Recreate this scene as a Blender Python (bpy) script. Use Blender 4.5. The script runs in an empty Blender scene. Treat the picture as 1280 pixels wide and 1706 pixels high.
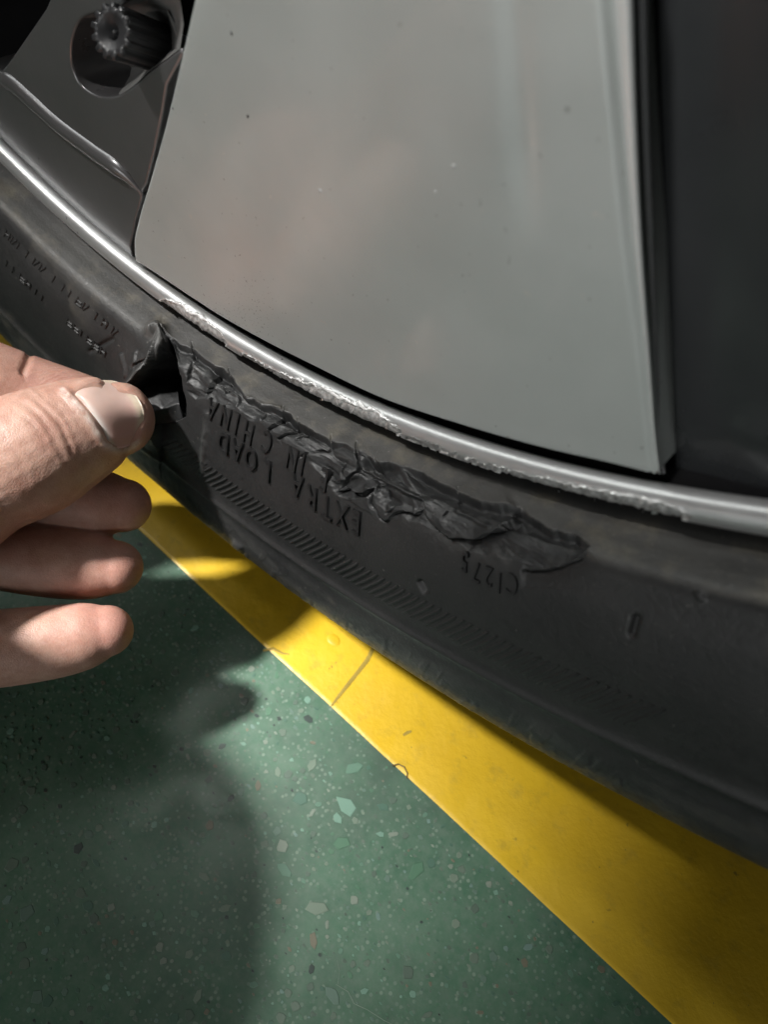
import bpy, bmesh, math, random
import numpy as np
from mathutils import Vector, Matrix
from mathutils.bvhtree import BVHTree
from mathutils.geometry import tessellate_polygon

random.seed(7); rng = np.random.default_rng(7)
scene = bpy.context.scene
col = scene.collection

# ------------------------------------------------------------------ camera
CW, CH, CF = 1280.0, 1706.0, 1281.0            # photo size and focal length in its pixels
CAM = np.array([0.13056762, -0.07627098, 0.19933616])
FW = np.array([-0.34971675, 0.46541476, -0.81307275])
RT = np.array([0.74005033, 0.66941527, 0.06487458])
UP = np.array([-0.5744769, 0.57902703, 0.57853607])
cd = bpy.data.cameras.new('camera'); cam = bpy.data.objects.new('camera', cd); col.objects.link(cam)
m = Matrix.Identity(4)
for i in range(3):
    m[i][0] = RT[i]; m[i][1] = UP[i]; m[i][2] = -FW[i]; m[i][3] = CAM[i]
cam.matrix_world = m
cd.sensor_width = 36; cd.lens = 36 * CF / CH; cd.clip_start = .005; cd.clip_end = 50
cd.dof.use_dof = True; cd.dof.focus_distance = .160; cd.dof.aperture_fstop = 17
scene.camera = cam

# ------------------------------------------------------------------ world, lamps, exposure
w = bpy.data.worlds.new('World'); scene.world = w; w.use_nodes = True
bg = w.node_tree.nodes['Background']
bg.inputs[0].default_value = (.97, 1.0, .98, 1); bg.inputs[1].default_value = .03

def lamp(name, kind, loc, target, energy, color=(1, 1, 1)):
    l = bpy.data.lights.new(name, kind); l.energy = energy; l.color = color
    o = bpy.data.objects.new(name, l); col.objects.link(o)
    o.location = loc
    o.rotation_euler = (Vector(target) - Vector(loc)).to_track_quat('-Z', 'Y').to_euler()
    return o
KD = np.array([.47, .42, -1.0]); KD /= np.linalg.norm(KD)      # direction both key spots shine in
def key_spot(tx, ty, rad, energy, soft, blend):               # added spots; the gap between their cones stands in for a phone's shadow
    T = np.array([tx, ty, 0.0]); l = lamp('key_spot', 'SPOT', tuple(T - KD * 1.4), tuple(T), energy, (1, .98, .95))
    l.data.spot_size = 2 * math.atan(rad / 1.4); l.data.spot_blend = blend; l.data.shadow_soft_size = soft
key_spot(.047, -.036, .062, 218, .060, .12)                # tyre and floor; cone edge shaped as the shadow's left border
key_spot(.158, .188, .140, 150, .030, .20)                  # second added spot: rim and spoke beyond the gap
t2 = lamp('front_fill', 'AREA', (.10, -2.2, .60), (.03, 0, .15), 13.0, (.98, 1, .99))  # added soft front fill for panel and fingers; no real source there
t2.data.shape = 'RECTANGLE'; t2.data.size = 1.8; t2.data.size_y = .35
t1 = lamp('ceiling_tube_lamp', 'AREA', (-1.55, -.22, 1.72), (.05, 0, .12), 6.0, (.97, 1, .98))
t1.data.shape = 'RECTANGLE'; t1.data.size = .12; t1.data.size_y = 1.3
scene.view_settings.view_transform = 'Standard'; scene.view_settings.look = 'None'
scene.view_settings.exposure = 0.1; scene.view_settings.gamma = 1
scene.cycles.use_denoising = True

# ------------------------------------------------------------------ helpers
RO = .3163                                        # hub height = tyre radius
WHEEL_C = np.array([0, 0, RO])

def ray(px, py):
    return FW + RT * ((px - CW / 2) / CF) - UP * ((py - CH / 2) / CF)
def pt(px, py, t):                                # point at depth t along the line of sight of a surveyed spot
    return CAM + ray(px, py) * t
def on_disc(px, py, d):                           # spot on a plane parallel to the wheel face, d outwards
    v = ray(px, py); return CAM + v * ((-d - CAM[1]) / v[1])
def on_floor(px, py, z=0.0):
    v = ray(px, py); return CAM + v * ((z - CAM[2]) / v[2])
def project(P):
    q = P - CAM; z = q @ FW
    return np.stack([CW / 2 + CF * (q @ RT) / z, CH / 2 - CF * (q @ UP) / z], 1), z

def link(o, parent=None):
    col.objects.link(o)
    if parent is not None: o.parent = parent
    return o
def tag(o, label=None, cat=None, group=None, kind=None):
    if label: o['label'] = label
    if cat: o['category'] = cat
    if group: o['group'] = group
    if kind: o['kind'] = kind
    return o
def mesh_np(name, V, F, mat, parent=None, smooth=True, attrs=None):
    me = bpy.data.meshes.new(name)
    V = np.asarray(V, np.float32); F = np.asarray(F, np.int32)
    me.vertices.add(len(V)); me.vertices.foreach_set('co', V.ravel())
    n = F.shape[1]
    me.loops.add(F.size); me.loops.foreach_set('vertex_index', F.ravel())
    me.polygons.add(len(F)); me.polygons.foreach_set('loop_start', np.arange(0, F.size, n, dtype=np.int32))
    if smooth: me.polygons.foreach_set('use_smooth', np.ones(len(F), bool))
    me.update(calc_edges=True); me.validate()
    for nm, a in (attrs or {}).items():
        at = me.attributes.new(nm, 'FLOAT', 'POINT'); at.data.foreach_set('value', np.asarray(a, np.float32))
    if mat: me.materials.append(mat)
    return link(bpy.data.objects.new(name, me), parent)
def grid_faces(nr, nc, wrap=False, flip=False):
    i = np.arange(nr - 1)[:, None]; j = np.arange(nc if wrap else nc - 1)[None, :]
    j2 = (j + 1) % nc
    a = i * nc + j; b = i * nc + j2; c = (i + 1) * nc + j2; d = (i + 1) * nc + j
    f = np.stack([a, b, c, d], -1).reshape(-1, 4)
    return f[:, ::-1] if flip else f
def bm_obj(name, bm, mat, parent=None, smooth=False):
    bmesh.ops.recalc_face_normals(bm, faces=bm.faces)
    me = bpy.data.meshes.new(name); bm.to_mesh(me); bm.free()
    if smooth:
        for p in me.polygons: p.use_smooth = True
    me.materials.append(mat)
    return link(bpy.data.objects.new(name, me), parent)

_lat = rng.random((257, 257))
def vnoise(x, y):
    xi = np.floor(x).astype(int); yi = np.floor(y).astype(int)
    fx = x - xi; fy = y - yi; fx = fx * fx * (3 - 2 * fx); fy = fy * fy * (3 - 2 * fy)
    a = _lat[xi % 256, yi % 256]; b = _lat[(xi + 1) % 256, yi % 256]
    c = _lat[xi % 256, (yi + 1) % 256]; d = _lat[(xi + 1) % 256, (yi + 1) % 256]
    return (a * (1 - fx) + b * fx) * (1 - fy) + (c * (1 - fx) + d * fx) * fy
def fbm(x, y, o=4):
    s = 0; a = .5
    for i in range(o):
        s = s + a * vnoise(x * 2 ** i + 17 * i, y * 2 ** i + 31 * i); a *= .5
    return s / (1 - .5 ** o)
def seg_dist(P, poly):                            # distance to polyline, fraction along it, signed side
    poly = np.asarray(poly, float); best = np.full(len(P), 1e9); u = np.zeros(len(P)); sd = np.zeros(len(P))
    L = np.r_[0, np.cumsum(np.hypot(*np.diff(poly, axis=0).T))]
    for i in range(len(poly) - 1):
        a = poly[i]; ab = poly[i + 1] - a; l2 = ab @ ab
        t = np.clip(((P - a) @ ab) / l2, 0, 1)
        q = P - a - t[:, None] * ab; d = np.hypot(q[:, 0], q[:, 1]); k_ = d < best
        best[k_] = d[k_]; u[k_] = ((L[i] + t * math.sqrt(l2)) / L[-1])[k_]
        sd[k_] = np.sign(ab[0] * q[:, 1] - ab[1] * q[:, 0])[k_]
    return best, u, sd
def inside(P, poly):
    poly = np.asarray(poly, float); r = np.zeros(len(P), bool); x, y = P[:, 0], P[:, 1]
    for i in range(len(poly)):
        x0, y0 = poly[i - 1]; x1, y1 = poly[i]
        if y0 == y1: continue
        c = ((y0 > y) != (y1 > y)) & (x < (x1 - x0) * (y - y0) / (y1 - y0) + x0); r ^= c
    return r
def sm(a, b, x):
    t = np.clip((x - a) / (b - a), 0, 1); return t * t * (3 - 2 * t)

# ------------------------------------------------------------------ materials
def new_mat(name):
    mt = bpy.data.materials.new(name); mt.use_nodes = True
    nt = mt.node_tree; return mt, nt, nt.nodes['Principled BSDF']
def N(nt, typ, **kw):
    n = nt.nodes.new(typ)
    for a, v in kw.items():
        if a in n.inputs: n.inputs[a].default_value = v
        else: setattr(n, a, v)
    return n
def coord(nt): return N(nt, 'ShaderNodeTexCoord').outputs['Object']
def noise(nt, scale, detail=4, rough=.55, vec=None):
    n = N(nt, 'ShaderNodeTexNoise'); n.inputs['Scale'].default_value = scale
    n.inputs['Detail'].default_value = detail; n.inputs['Roughness'].default_value = rough
    nt.links.new(vec or coord(nt), n.inputs['Vector']); return n.outputs['Fac']
def ramp(nt, fac, stops):
    r = N(nt, 'ShaderNodeValToRGB'); e = r.color_ramp.elements
    while len(e) < len(stops): e.new(.5)
    for el, (p, c) in zip(e, stops):
        el.position = p; el.color = (c, c, c, 1) if not isinstance(c, tuple) else (*c, 1)
    nt.links.new(fac, r.inputs[0]); return r.outputs[0]
def mixc(nt, fac, a, b, mode='MIX'):
    n = N(nt, 'ShaderNodeMix'); n.data_type = 'RGBA'; n.blend_type = mode
    for s, v in ((n.inputs[0], fac), (n.inputs[6], a), (n.inputs[7], b)):
        if isinstance(v, (int, float)): s.default_value = v
        elif isinstance(v, tuple): s.default_value = (*v, 1)
        else: nt.links.new(v, s)
    return n.outputs[2]
def math_n(nt, op, a, b=0.0):
    n = N(nt, 'ShaderNodeMath'); n.operation = op
    for s, v in ((n.inputs[0], a), (n.inputs[1], b)):
        if isinstance(v, (int, float)): s.default_value = v
        else: nt.links.new(v, s)
    return n.outputs[0]
def attr(nt, name): 
    n = N(nt, 'ShaderNodeAttribute'); n.attribute_name = name; return n.outputs['Fac']
def bump(nt, bsdf, h, strength, dist):
    n = N(nt, 'ShaderNodeBump'); n.inputs['Strength'].default_value = strength; n.inputs['Distance'].default_value = dist
    nt.links.new(h, n.inputs['Height']); nt.links.new(n.outputs[0], bsdf.inputs['Normal']); return n

def mat_rubber():
    mt, nt, b = new_mat('tyre_rubber')
    dust = attr(nt, 'dust'); fresh = attr(nt, 'fresh'); pale = attr(nt, 'pale')
    n1 = noise(nt, 120, 6, .65); n2 = noise(nt, 700, 4, .6); n3 = noise(nt, 45, 5, .6)
    base = mixc(nt, ramp(nt, n3, [(.35, 0.0), (.7, 1.0)]), (.017, .017, .0175), (.029, .0285, .028))
    dcol = mixc(nt, ramp(nt, n1, [(.5, 0.0), (.72, 1.0)]), (.085, .083, .078), (.19, .17, .13))
    base = mixc(nt, dust, base, dcol)
    base = mixc(nt, math_n(nt, 'MULTIPLY', fresh, .8), base, mixc(nt, ramp(nt, n1, [(.4, 0.0), (.7, 1.0)]), (.012, .0125, .013), (.026, .027, .028)))
    pm = math_n(nt, 'MULTIPLY', pale, ramp(nt, n2, [(.35, 0.0), (.75, 1.0)]))
    base = mixc(nt, math_n(nt, 'MULTIPLY', pm, .7), base, (.13, .13, .125))
    spk = ramp(nt, noise(nt, 1300, 2, .5), [(.735, 0.0), (.765, .5)])
    base = mixc(nt, spk, base, (.25, .24, .21))
    nt.links.new(base, b.inputs['Base Color'])
    nt.links.new(ramp(nt, n2, [(.3, .40), (.7, .58)]), b.inputs['Roughness'])
    bump(nt, b, math_n(nt, 'ADD', noise(nt, 1600, 3, .6), math_n(nt, 'MULTIPLY', n2, .8)), .22, .0004)
    return mt
def mat_lip():
    mt, nt, b = new_mat('silver_rim_paint')
    bare = attr(nt, 'bare')
    n2 = noise(nt, 2600, 2, .5); n1 = noise(nt, 900, 5, .7)
    c = mixc(nt, ramp(nt, noise(nt, 420, 2, .5), [(.735, 0.0), (.76, 1.0)]), (.58, .585, .585), (.05, .05, .05))
    c = mixc(nt, ramp(nt, bare, [(.1, 0.0), (.45, 1.0)]), c, mixc(nt, ramp(nt, n1, [(.35, 0.0), (.65, 1.0)]), (.22, .22, .215), (.66, .66, .65)))
    c = mixc(nt, ramp(nt, bare, [(.58, 0.0), (.78, 1.0)]), c, (.95, .95, .94))
    nt.links.new(c, b.inputs['Base Color'])
    nt.links.new(math_n(nt, 'SUBTRACT', .7, math_n(nt, 'MULTIPLY', bare, .62)), b.inputs['Metallic']); b.inputs['Coat Weight'].default_value = .6; b.inputs['Coat Roughness'].default_value = .30
    nt.links.new(math_n(nt, 'ADD', ramp(nt, noise(nt, 300, 4), [(.3, .30), (.7, .37)]), math_n(nt, 'MULTIPLY', bare, .08)), b.inputs['Roughness'])
    bump(nt, b, math_n(nt, 'ADD', math_n(nt, 'MULTIPLY', n2, .25), math_n(nt, 'MULTIPLY', math_n(nt, 'MULTIPLY', n1, bare), 1.6)), .25, .0003)
    return mt
def mat_paint(name, c0, c1, rough, metal, coat, bumpd=.00006, dirt=True, croug=.08):
    mt, nt, b = new_mat(name)
    v = coord(nt)
    c = mixc(nt, ramp(nt, noise(nt, 25, 5, .6, v), [(.35, 0.0), (.7, 1.0)]), c0, c1)
    if dirt:
        c = mixc(nt, ramp(nt, noise(nt, 16, 3, .5, v), [(.46, 0.0), (.72, .30)]), c, (.30, .30, .29))
        c = mixc(nt, ramp(nt, noise(nt, 900, 2, .5, v), [(.735, 0.0), (.76, .55)]), c, (.10, .09, .085))
        sp = math_n(nt, 'ADD', noise(nt, 2300, 2, .5, v), math_n(nt, 'MULTIPLY', attr(nt, 'specks'), .17))
        c = mixc(nt, ramp(nt, sp, [(.80, 0.0), (.84, .8)]), c, (.09, .08, .07))
        c = mixc(nt, ramp(nt, noise(nt, 620, 2, .4, v), [(.745, 0.0), (.76, .6)]), c, (.62, .60, .56))
    nt.links.new(c, b.inputs['Base Color'])
    b.inputs['Metallic'].default_value = metal
    nt.links.new(ramp(nt, noise(nt, 70, 5, .6, v), [(.3, rough * .85), (.7, rough * 1.15)]), b.inputs['Roughness'])
    b.inputs['Coat Weight'].default_value = coat; b.inputs['Coat Roughness'].default_value = croug
    bump(nt, b, noise(nt, 1400, 3, .6, v), .12, bumpd * 3)
    return mt
def mat_plain(name, c, rough, metal=0.0, bscale=900, bs=.2, var=.25):
    mt, nt, b = new_mat(name)
    d = tuple(x * (1 - var) for x in c)
    nt.links.new(mixc(nt, noise(nt, 200, 5, .6), d, tuple(x * (1 + var) for x in c)), b.inputs['Base Color'])
    b.inputs['Roughness'].default_value = rough; b.inputs['Metallic'].default_value = metal
    bump(nt, b, noise(nt, bscale, 3), bs, .0003)
    return mt
def mat_floor():
    mt, nt, b = new_mat('green_terrazzo')
    v = coord(nt)
    c = mixc(nt, ramp(nt, noise(nt, 30, 6, .65, v), [(.3, 0.0), (.7, 1.0)]), (.046, .122, .073), (.088, .176, .114))
    c = mixc(nt, ramp(nt, noise(nt, 350, 5, .7, v), [(.4, 0.0), (.75, .8)]), c, (.13, .19, .145))
    c = mixc(nt, ramp(nt, noise(nt, 14, 6, .7, v), [(.48, 0.0), (.72, .65)]), c, (.040, .062, .048))
    vo = N(nt, 'ShaderNodeTexVoronoi'); vo.inputs['Scale'].default_value = 780; nt.links.new(v, vo.inputs['Vector'])
    gr = ramp(nt, vo.outputs['Distance'], [(.26, 1.0), (.38, 0.0)])
    sel = N(nt, 'ShaderNodeSeparateColor'); nt.links.new(vo.outputs['Color'], sel.inputs[0])
    c = mixc(nt, math_n(nt, 'MULTIPLY', gr, ramp(nt, sel.outputs[0], [(.45, 0.0), (.55, .7)])), c, mixc(nt, sel.outputs[1], (.09, .14, .105), (.22, .29, .23)))
    nt.links.new(c, b.inputs['Base Color'])
    nt.links.new(ramp(nt, noise(nt, 90, 4, .6, v), [(.3, .34), (.7, .52)]), b.inputs['Roughness'])
    bump(nt, b, noise(nt, 600, 4, .6, v), .10, .0004)
    return mt
def mat_chip():
    mt, nt, b = new_mat('terrazzo_chip')
    a = N(nt, 'ShaderNodeAttribute'); a.attribute_name = 'tint'
    c = mixc(nt, ramp(nt, noise(nt, 900, 4, .6), [(.35, 0.0), (.7, .5)]), a.outputs['Color'], (.10, .15, .12))
    nt.links.new(c, b.inputs['Base Color']); b.inputs['Roughness'].default_value = .4
    return mt
def mat_yellow():
    mt, nt, b = new_mat('yellow_floor_paint')
    v = coord(nt)
    c = mixc(nt, ramp(nt, noise(nt, 22, 6, .6, v), [(.3, 0.0), (.75, 1.0)]), (.64, .40, .016), (.73, .48, .026))
    c = mixc(nt, ramp(nt, noise(nt, 170, 5, .7, v), [(.54, 0.0), (.75, .7)]), c, (.44, .29, .035))
    c = mixc(nt, ramp(nt, noise(nt, 9, 5, .65, v), [(.5, 0.0), (.75, .45)]), c, (.50, .33, .04))
    c = mixc(nt, ramp(nt, noise(nt, 420, 2, .5, v), [(.72, 0.0), (.76, .7)]), c, (.16, .11, .03))
    nt.links.new(c, b.inputs['Base Color'])
    nt.links.new(ramp(nt, noise(nt, 80, 4, .6, v), [(.3, .32), (.7, .5)]), b.inputs['Roughness'])
    h = math_n(nt, 'ADD', noise(nt, 120, 3, .5, v), math_n(nt, 'MULTIPLY', noise(nt, 900, 3, .6, v), .25))
    bump(nt, b, h, .25, .0012)
    return mt
def mat_skin():
    mt, nt, b = new_mat('skin')
    v = coord(nt); red = attr(nt, 'red'); crease = attr(nt, 'crease'); dry = attr(nt, 'dry')
    n1 = noise(nt, 150, 6, .7, v); n2 = noise(nt, 600, 4, .6, v)
    c = mixc(nt, ramp(nt, n1, [(.38, 0.0), (.62, 1.0)]), (.40, .222, .165), (.53, .335, .262))
    c = mixc(nt, ramp(nt, noise(nt, 55, 4, .6, v), [(.45, 0.0), (.75, .5)]), c, (.50, .26, .21))
    c = mixc(nt, math_n(nt, 'MULTIPLY', red, .45), c, (.50, .225, .185))
    c = mixc(nt, math_n(nt, 'MULTIPLY', crease, .55), c, (.27, .13, .09))
    c = mixc(nt, math_n(nt, 'MULTIPLY', dry, ramp(nt, n2, [(.25, 0.0), (.7, .95)])), c, (.74, .66, .60))
    nt.links.new(c, b.inputs['Base Color'])
    b.inputs['Subsurface Weight'].default_value = .25
    b.inputs['Subsurface Radius'].default_value = (.0028, .0011, .0006); b.inputs['Subsurface Scale'].default_value = 1.0
    nt.links.new(ramp(nt, n2, [(.3, .40), (.7, .56)]), b.inputs['Roughness'])
    vo = N(nt, 'ShaderNodeTexVoronoi'); vo.inputs['Scale'].default_value = 1500; vo.feature = 'DISTANCE_TO_EDGE'
    nt.links.new(v, vo.inputs['Vector'])
    h = math_n(nt, 'ADD', math_n(nt, 'MULTIPLY', ramp(nt, vo.outputs['Distance'], [(0, 0.0), (.18, 1.0)]), .35), math_n(nt, 'MULTIPLY', n2, .8))
    wv = N(nt, 'ShaderNodeTexWave'); wv.inputs['Scale'].default_value = 330; wv.inputs['Distortion'].default_value = 9; wv.inputs['Detail'].default_value = 2; wv.inputs['Detail Scale'].default_value = .35
    nt.links.new(v, wv.inputs['Vector']); h = math_n(nt, 'ADD', h, math_n(nt, 'MULTIPLY', math_n(nt, 'MULTIPLY', wv.outputs['Fac'], attr(nt, 'pad')), .55))
    bump(nt, b, h, .28, .0003)
    return mt
def mat_nail():
    mt, nt, b = new_mat('fingernail')
    v = coord(nt); lun = attr(nt, 'lunula'); tip = attr(nt, 'tip'); rose = attr(nt, 'rose')
    c = mixc(nt, noise(nt, 160, 4, .6, v), (.60, .41, .355), (.68, .49, .42))
    c = mixc(nt, rose, c, (.60, .31, .27))
    c = mixc(nt, lun, c, (.80, .745, .70)); c = mixc(nt, tip, c, (.70, .62, .45))
    nt.links.new(c, b.inputs['Base Color']); b.inputs['Roughness'].default_value = .32
    b.inputs['Subsurface Weight'].default_value = .15; b.inputs['Subsurface Radius'].default_value = (.002, .001, .0006)
    b.inputs['Subsurface Scale'].default_value = 1.0
    bump(nt, b, noise(nt, 500, 3, .6, v), .12, .0003)
    return mt

M_LET = mat_plain('letter_shade_rubber', (.013, .013, .0135), .5); M_RUB = mat_rubber(); M_LIP = mat_lip()  # letters coloured darker than the tyre, in place of shaded stroke sides
M_PANEL = mat_paint('silver_grey_spoke_paint', (.51, .545, .528), (.58, .605, .59), .46, .35, .36)
M_BEVEL = mat_paint('lit_bevel_paint', (.66, .68, .67), (.74, .75, .74), .32, .3, .5, dirt=False)  # lighter than the spoke paint: light the bevel catches, put into colour
M_DARKP = mat_paint('dark_grey_gloss_paint', (.12, .118, .12), (.15, .147, .15), .32, .45, .8, dirt=False, croug=.22)
M_RIDGE = mat_paint('mid_grey_edge_paint', (.26, .26, .265), (.32, .32, .325), .4, .3, .3, dirt=False, croug=.2)
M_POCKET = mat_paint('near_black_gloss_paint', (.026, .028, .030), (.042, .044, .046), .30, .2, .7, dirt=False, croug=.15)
M_BLACK = mat_plain('gap_shade_black', (.005, .005, .0055), .9); M_BLACK.node_tree.nodes['Principled BSDF'].inputs['Specular IOR Level'].default_value = .1  # near black without sheen: shade of gaps and holes put into the colour
M_VALVE = mat_plain('black_cap_plastic', (.030, .030, .032), .40)
M_BOWL = mat_plain('dusty_grey_casting', (.19, .19, .185), .5, .2, 300, .3, .45)
M_FLOOR = mat_floor(); M_CHIP = mat_chip(); M_YEL = mat_yellow()
M_SKIN = mat_skin(); M_NAIL = mat_nail()
M_CRACK = mat_plain('grimy_yellow_paint', (.33, .235, .035), .5)
M_HAIR = mat_plain('dark_hair', (.09, .06, .02), .5)
M_VEIN = mat_plain('pale_filler', (.20, .25, .20), .5)

# ------------------------------------------------------------------ floor, stripe
bm = bmesh.new()
bmesh.ops.create_grid(bm, x_segments=40, y_segments=40, size=4.0)
floor = bm_obj('floor', bm, M_FLOOR); tag(floor, 'dark green terrazzo floor with pale stone chips', kind='structure')
SE = -.02015                                        # stripe edge, running parallel to the wheel
bm = bmesh.new()
xs = np.linspace(-2, 2, 801)
ed = SE + .00035 * (fbm(xs * 60, xs * 0 + 3) - .5) + .0006 * (fbm(xs * 9, xs * 0 + 9) - .5)
rows = [[bm.verts.new((x, e, 0.0002)) for x, e in zip(xs, ed)], [bm.verts.new((x, e + .0004, .0004)) for x, e in zip(xs, ed)],
        [bm.verts.new((x, e + .0012, .00045)) for x, e in zip(xs, ed)], [bm.verts.new((x, .10, .00045)) for x in xs], [bm.verts.new((x, .1006, .0002)) for x in xs]]
for a, b in zip(rows[:-1], rows[1:]):
    for i in range(len(xs) - 1): bm.faces.new((a[i], a[i + 1], b[i + 1], b[i]))
stripe = bm_obj('painted_stripe', bm, M_YEL, smooth=True); tag(stripe, 'yellow painted floor stripe running under the tyre', kind='structure')

def ribbon(name, pix, wpx, z, mat, parent, thick=.00025):
    P = [on_floor(x, y, z) for x, y in pix]; bm = bmesh.new(); L = []
    for i, p in enumerate(P):
        d = P[min(i + 1, len(P) - 1)] - P[max(i - 1, 0)]; n = np.array([-d[1], d[0], 0]); n /= np.linalg.norm(n) + 1e-12
        ww = (wpx[i] if isinstance(wpx, (list, tuple)) else wpx) * .000078
        L.append([bm.verts.new(p + n * ww), bm.verts.new(p + [0, 0, thick]), bm.verts.new(p - n * ww)])
    for a, b in zip(L[:-1], L[1:]):
        bm.faces.new((a[0], a[1], b[1], b[0])); bm.faces.new((a[1], a[2], b[2], b[1]))
    return bm_obj(name, bm, mat, parent, True)
ribbon('crack', [(622, 1080), (612, 1100), (598, 1118), (582, 1138), (566, 1158), (552, 1176)], [7, 8, 7, 7, 6, 3], .0005, M_CRACK, stripe, .00008)
ribbon('hair', [(653, 1276), (664, 1273), (674, 1278), (679, 1288), (678, 1297)], 2.2, .0006, M_HAIR, stripe)
ribbon('scuff', [(438, 1084), (455, 1080), (470, 1088), (482, 1090)], [3, 5, 4, 2], .0005, M_CRACK, stripe, .00006)
ribbon('stain', [(672, 1225), (680, 1220), (686, 1218)], [4, 6, 3], .0005, M_CRACK, stripe, .00006)
bm = bmesh.new(); bmesh.ops.create_uvsphere(bm, u_segments=20, v_segments=10, radius=1)
for v in bm.verts: v.co = Vector((v.co.x * .0022, v.co.y * .0016, v.co.z * .00025))
o = bm_obj('paint_blister', bm, M_YEL, stripe, True); o.location = on_floor(556, 1066, .0004)
ribbon('pale_vein', [(560, 1640), (580, 1652), (590, 1672), (612, 1682), (640, 1700), (665, 1712)], [.5, .9, .7, .9, .8, .5], .00005, M_VEIN, floor, .00006)
ribbon('pale_vein', [(563, 1640), (566, 1618), (562, 1600)], [.5, .5, .3], .00005, M_VEIN, floor, .00006)

TINTS = [(.105, .21, .145), (.17, .31, .235), (.07, .175, .10), (.16, .215, .16), (.21, .25, .20), (.115, .16, .12), (.08, .12, .09), (.02, .03, .028), (.17, .145, .10), (.055, .13, .09), (.15, .24, .21), (.11, .18, .14)]
TW = np.array([.10, .06, .12, .10, .05, .14, .16, .04, .04, .09, .04, .10]); TW /= TW.sum()
def chip_shape():
    n = random.randint(5, 7); a = sorted(random.random() * 6.283 for _ in range(n))
    a = [i * 6.283 / n + random.uniform(-.35, .35) for i in range(n)]
    e = random.uniform(.45, 1)
    return [(math.cos(t) * random.uniform(.75, 1.1), math.sin(t) * e * random.uniform(.75, 1.1)) for t in a]
def chip_mesh(tint):
    s = chip_shape(); n = len(s); me = bpy.data.meshes.new('stone_chip')
    V = [(x, y, 0) for x, y in s] + [(x * .93, y * .93, 1) for x, y in s]
    Fc = [tuple(range(n, 2 * n))] + [(i, (i + 1) % n, n + (i + 1) % n, n + i) for i in range(n)]
    me.from_pydata(V, [], Fc); me.materials.append(M_CHIP)
    at = me.color_attributes.new('tint', 'FLOAT_COLOR', 'POINT')
    for i in range(2 * n): at.data[i].color = (*tint, 1)
    return me
variants = [[chip_mesh(t) for _ in range(4)] for t in TINTS]
def chip(x, y, s, ti, rz=None):
    o = bpy.data.objects.new('stone_chip', random.choice(variants[ti])); link(o, floor)
    o.location = (x, y, .00002); o.scale = (s, s, .00010); o.rotation_euler = (0, 0, random.random() * 6.28 if rz is None else rz)
    return o
pos = []
for px, py, spx, ti in [(577, 1342, 24, 1), (563, 1364, 15, 1), (475, 1450, 20, 0), (570, 1405, 18, 2), (528, 1514, 26, 3), (522, 1566, 15, 8), (630, 1527, 8, 10), (545, 1540, 8, 4),
                       (695, 1450, 22, 2), (430, 1309, 13, 8), (470, 1410, 13, 4), (514, 1198, 13, 7), (130, 1413, 15, 7), (340, 1460, 14, 3), (375, 1513, 11, 3), (590, 1280, 20, 0),
                       (500, 1330, 16, 9), (640, 1345, 14, 9), (45, 1518, 16, 11), (60, 1660, 13, 11), (330, 1660, 14, 3), (20, 1440, 14, 5), (315, 1590, 10, 3), (250, 1480, 9, 5),
                       (350, 1375, 10, 8), (555, 1660, 18, 11), (680, 1620, 12, 6), (760, 1540, 10, 3), (590, 1500, 9, 4), (480, 1290, 10, 6), (520, 1275, 14, 3), (655, 1390, 11, 4)]:
    p = on_floor(px, py); s = spx * .00013; chip(p[0], p[1], s, ti); pos.append((p[0], p[1], s))
def free(x, y, s): return all((x - a) ** 2 + (y - b) ** 2 > (s + c) ** 2 * .8 for a, b, c in pos)
cand = []
while len(cand) < 3600:
    x, y = random.uniform(-.10, .30), random.uniform(-.19, SE - .0012)
    q, z = project(np.array([[x, y, 0]])); q = q[0]
    if -60 < q[0] < 1340 and 850 < q[1] < 1780:
        cand.append((x, y, min(.0014, .00030 + random.expovariate(1 / .00022))))
cand.sort(key=lambda c: -c[2])
nob = len(pos); rest = []
for x, y, s in cand:
    if not free(x, y, s): continue
    pos.append((x, y, s))
    ti = int(rng.choice(len(TINTS), p=TW))
    if nob < 300: chip(x, y, s, ti); nob += 1
    else: rest.append((x, y, s, ti))
V = []; Fc = []; C = []
for x, y, s, ti in rest:
    sh = chip_shape(); n = len(sh); b0 = len(V)
    V += [(x + a * s, y + b * s, .00002) for a, b in sh] + [(x + a * s * .92, y + b * s * .92, .0001) for a, b in sh]
    Fc += [tuple(range(b0 + n, b0 + 2 * n))] + [(b0 + i, b0 + (i + 1) % n, b0 + n + (i + 1) % n, b0 + n + i) for i in range(n)]
    C += [TINTS[ti]] * (2 * n)
me = bpy.data.meshes.new('small_stone_chips'); me.from_pydata(V, [], Fc); me.materials.append(M_CHIP)
at = me.color_attributes.new('tint', 'FLOAT_COLOR', 'POINT')
at.data.foreach_set('color', np.array([(*c, 1) for c in C], np.float32).ravel())
o = link(bpy.data.objects.new('small_stone_chips', me), floor); o['kind'] = 'stuff'

# ------------------------------------------------------------------ wheel root
wheel = bpy.data.objects.new('car_wheel', None); link(wheel)
tag(wheel, 'silver alloy car wheel with a torn black tyre and a scraped rim edge', 'wheel')

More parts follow.
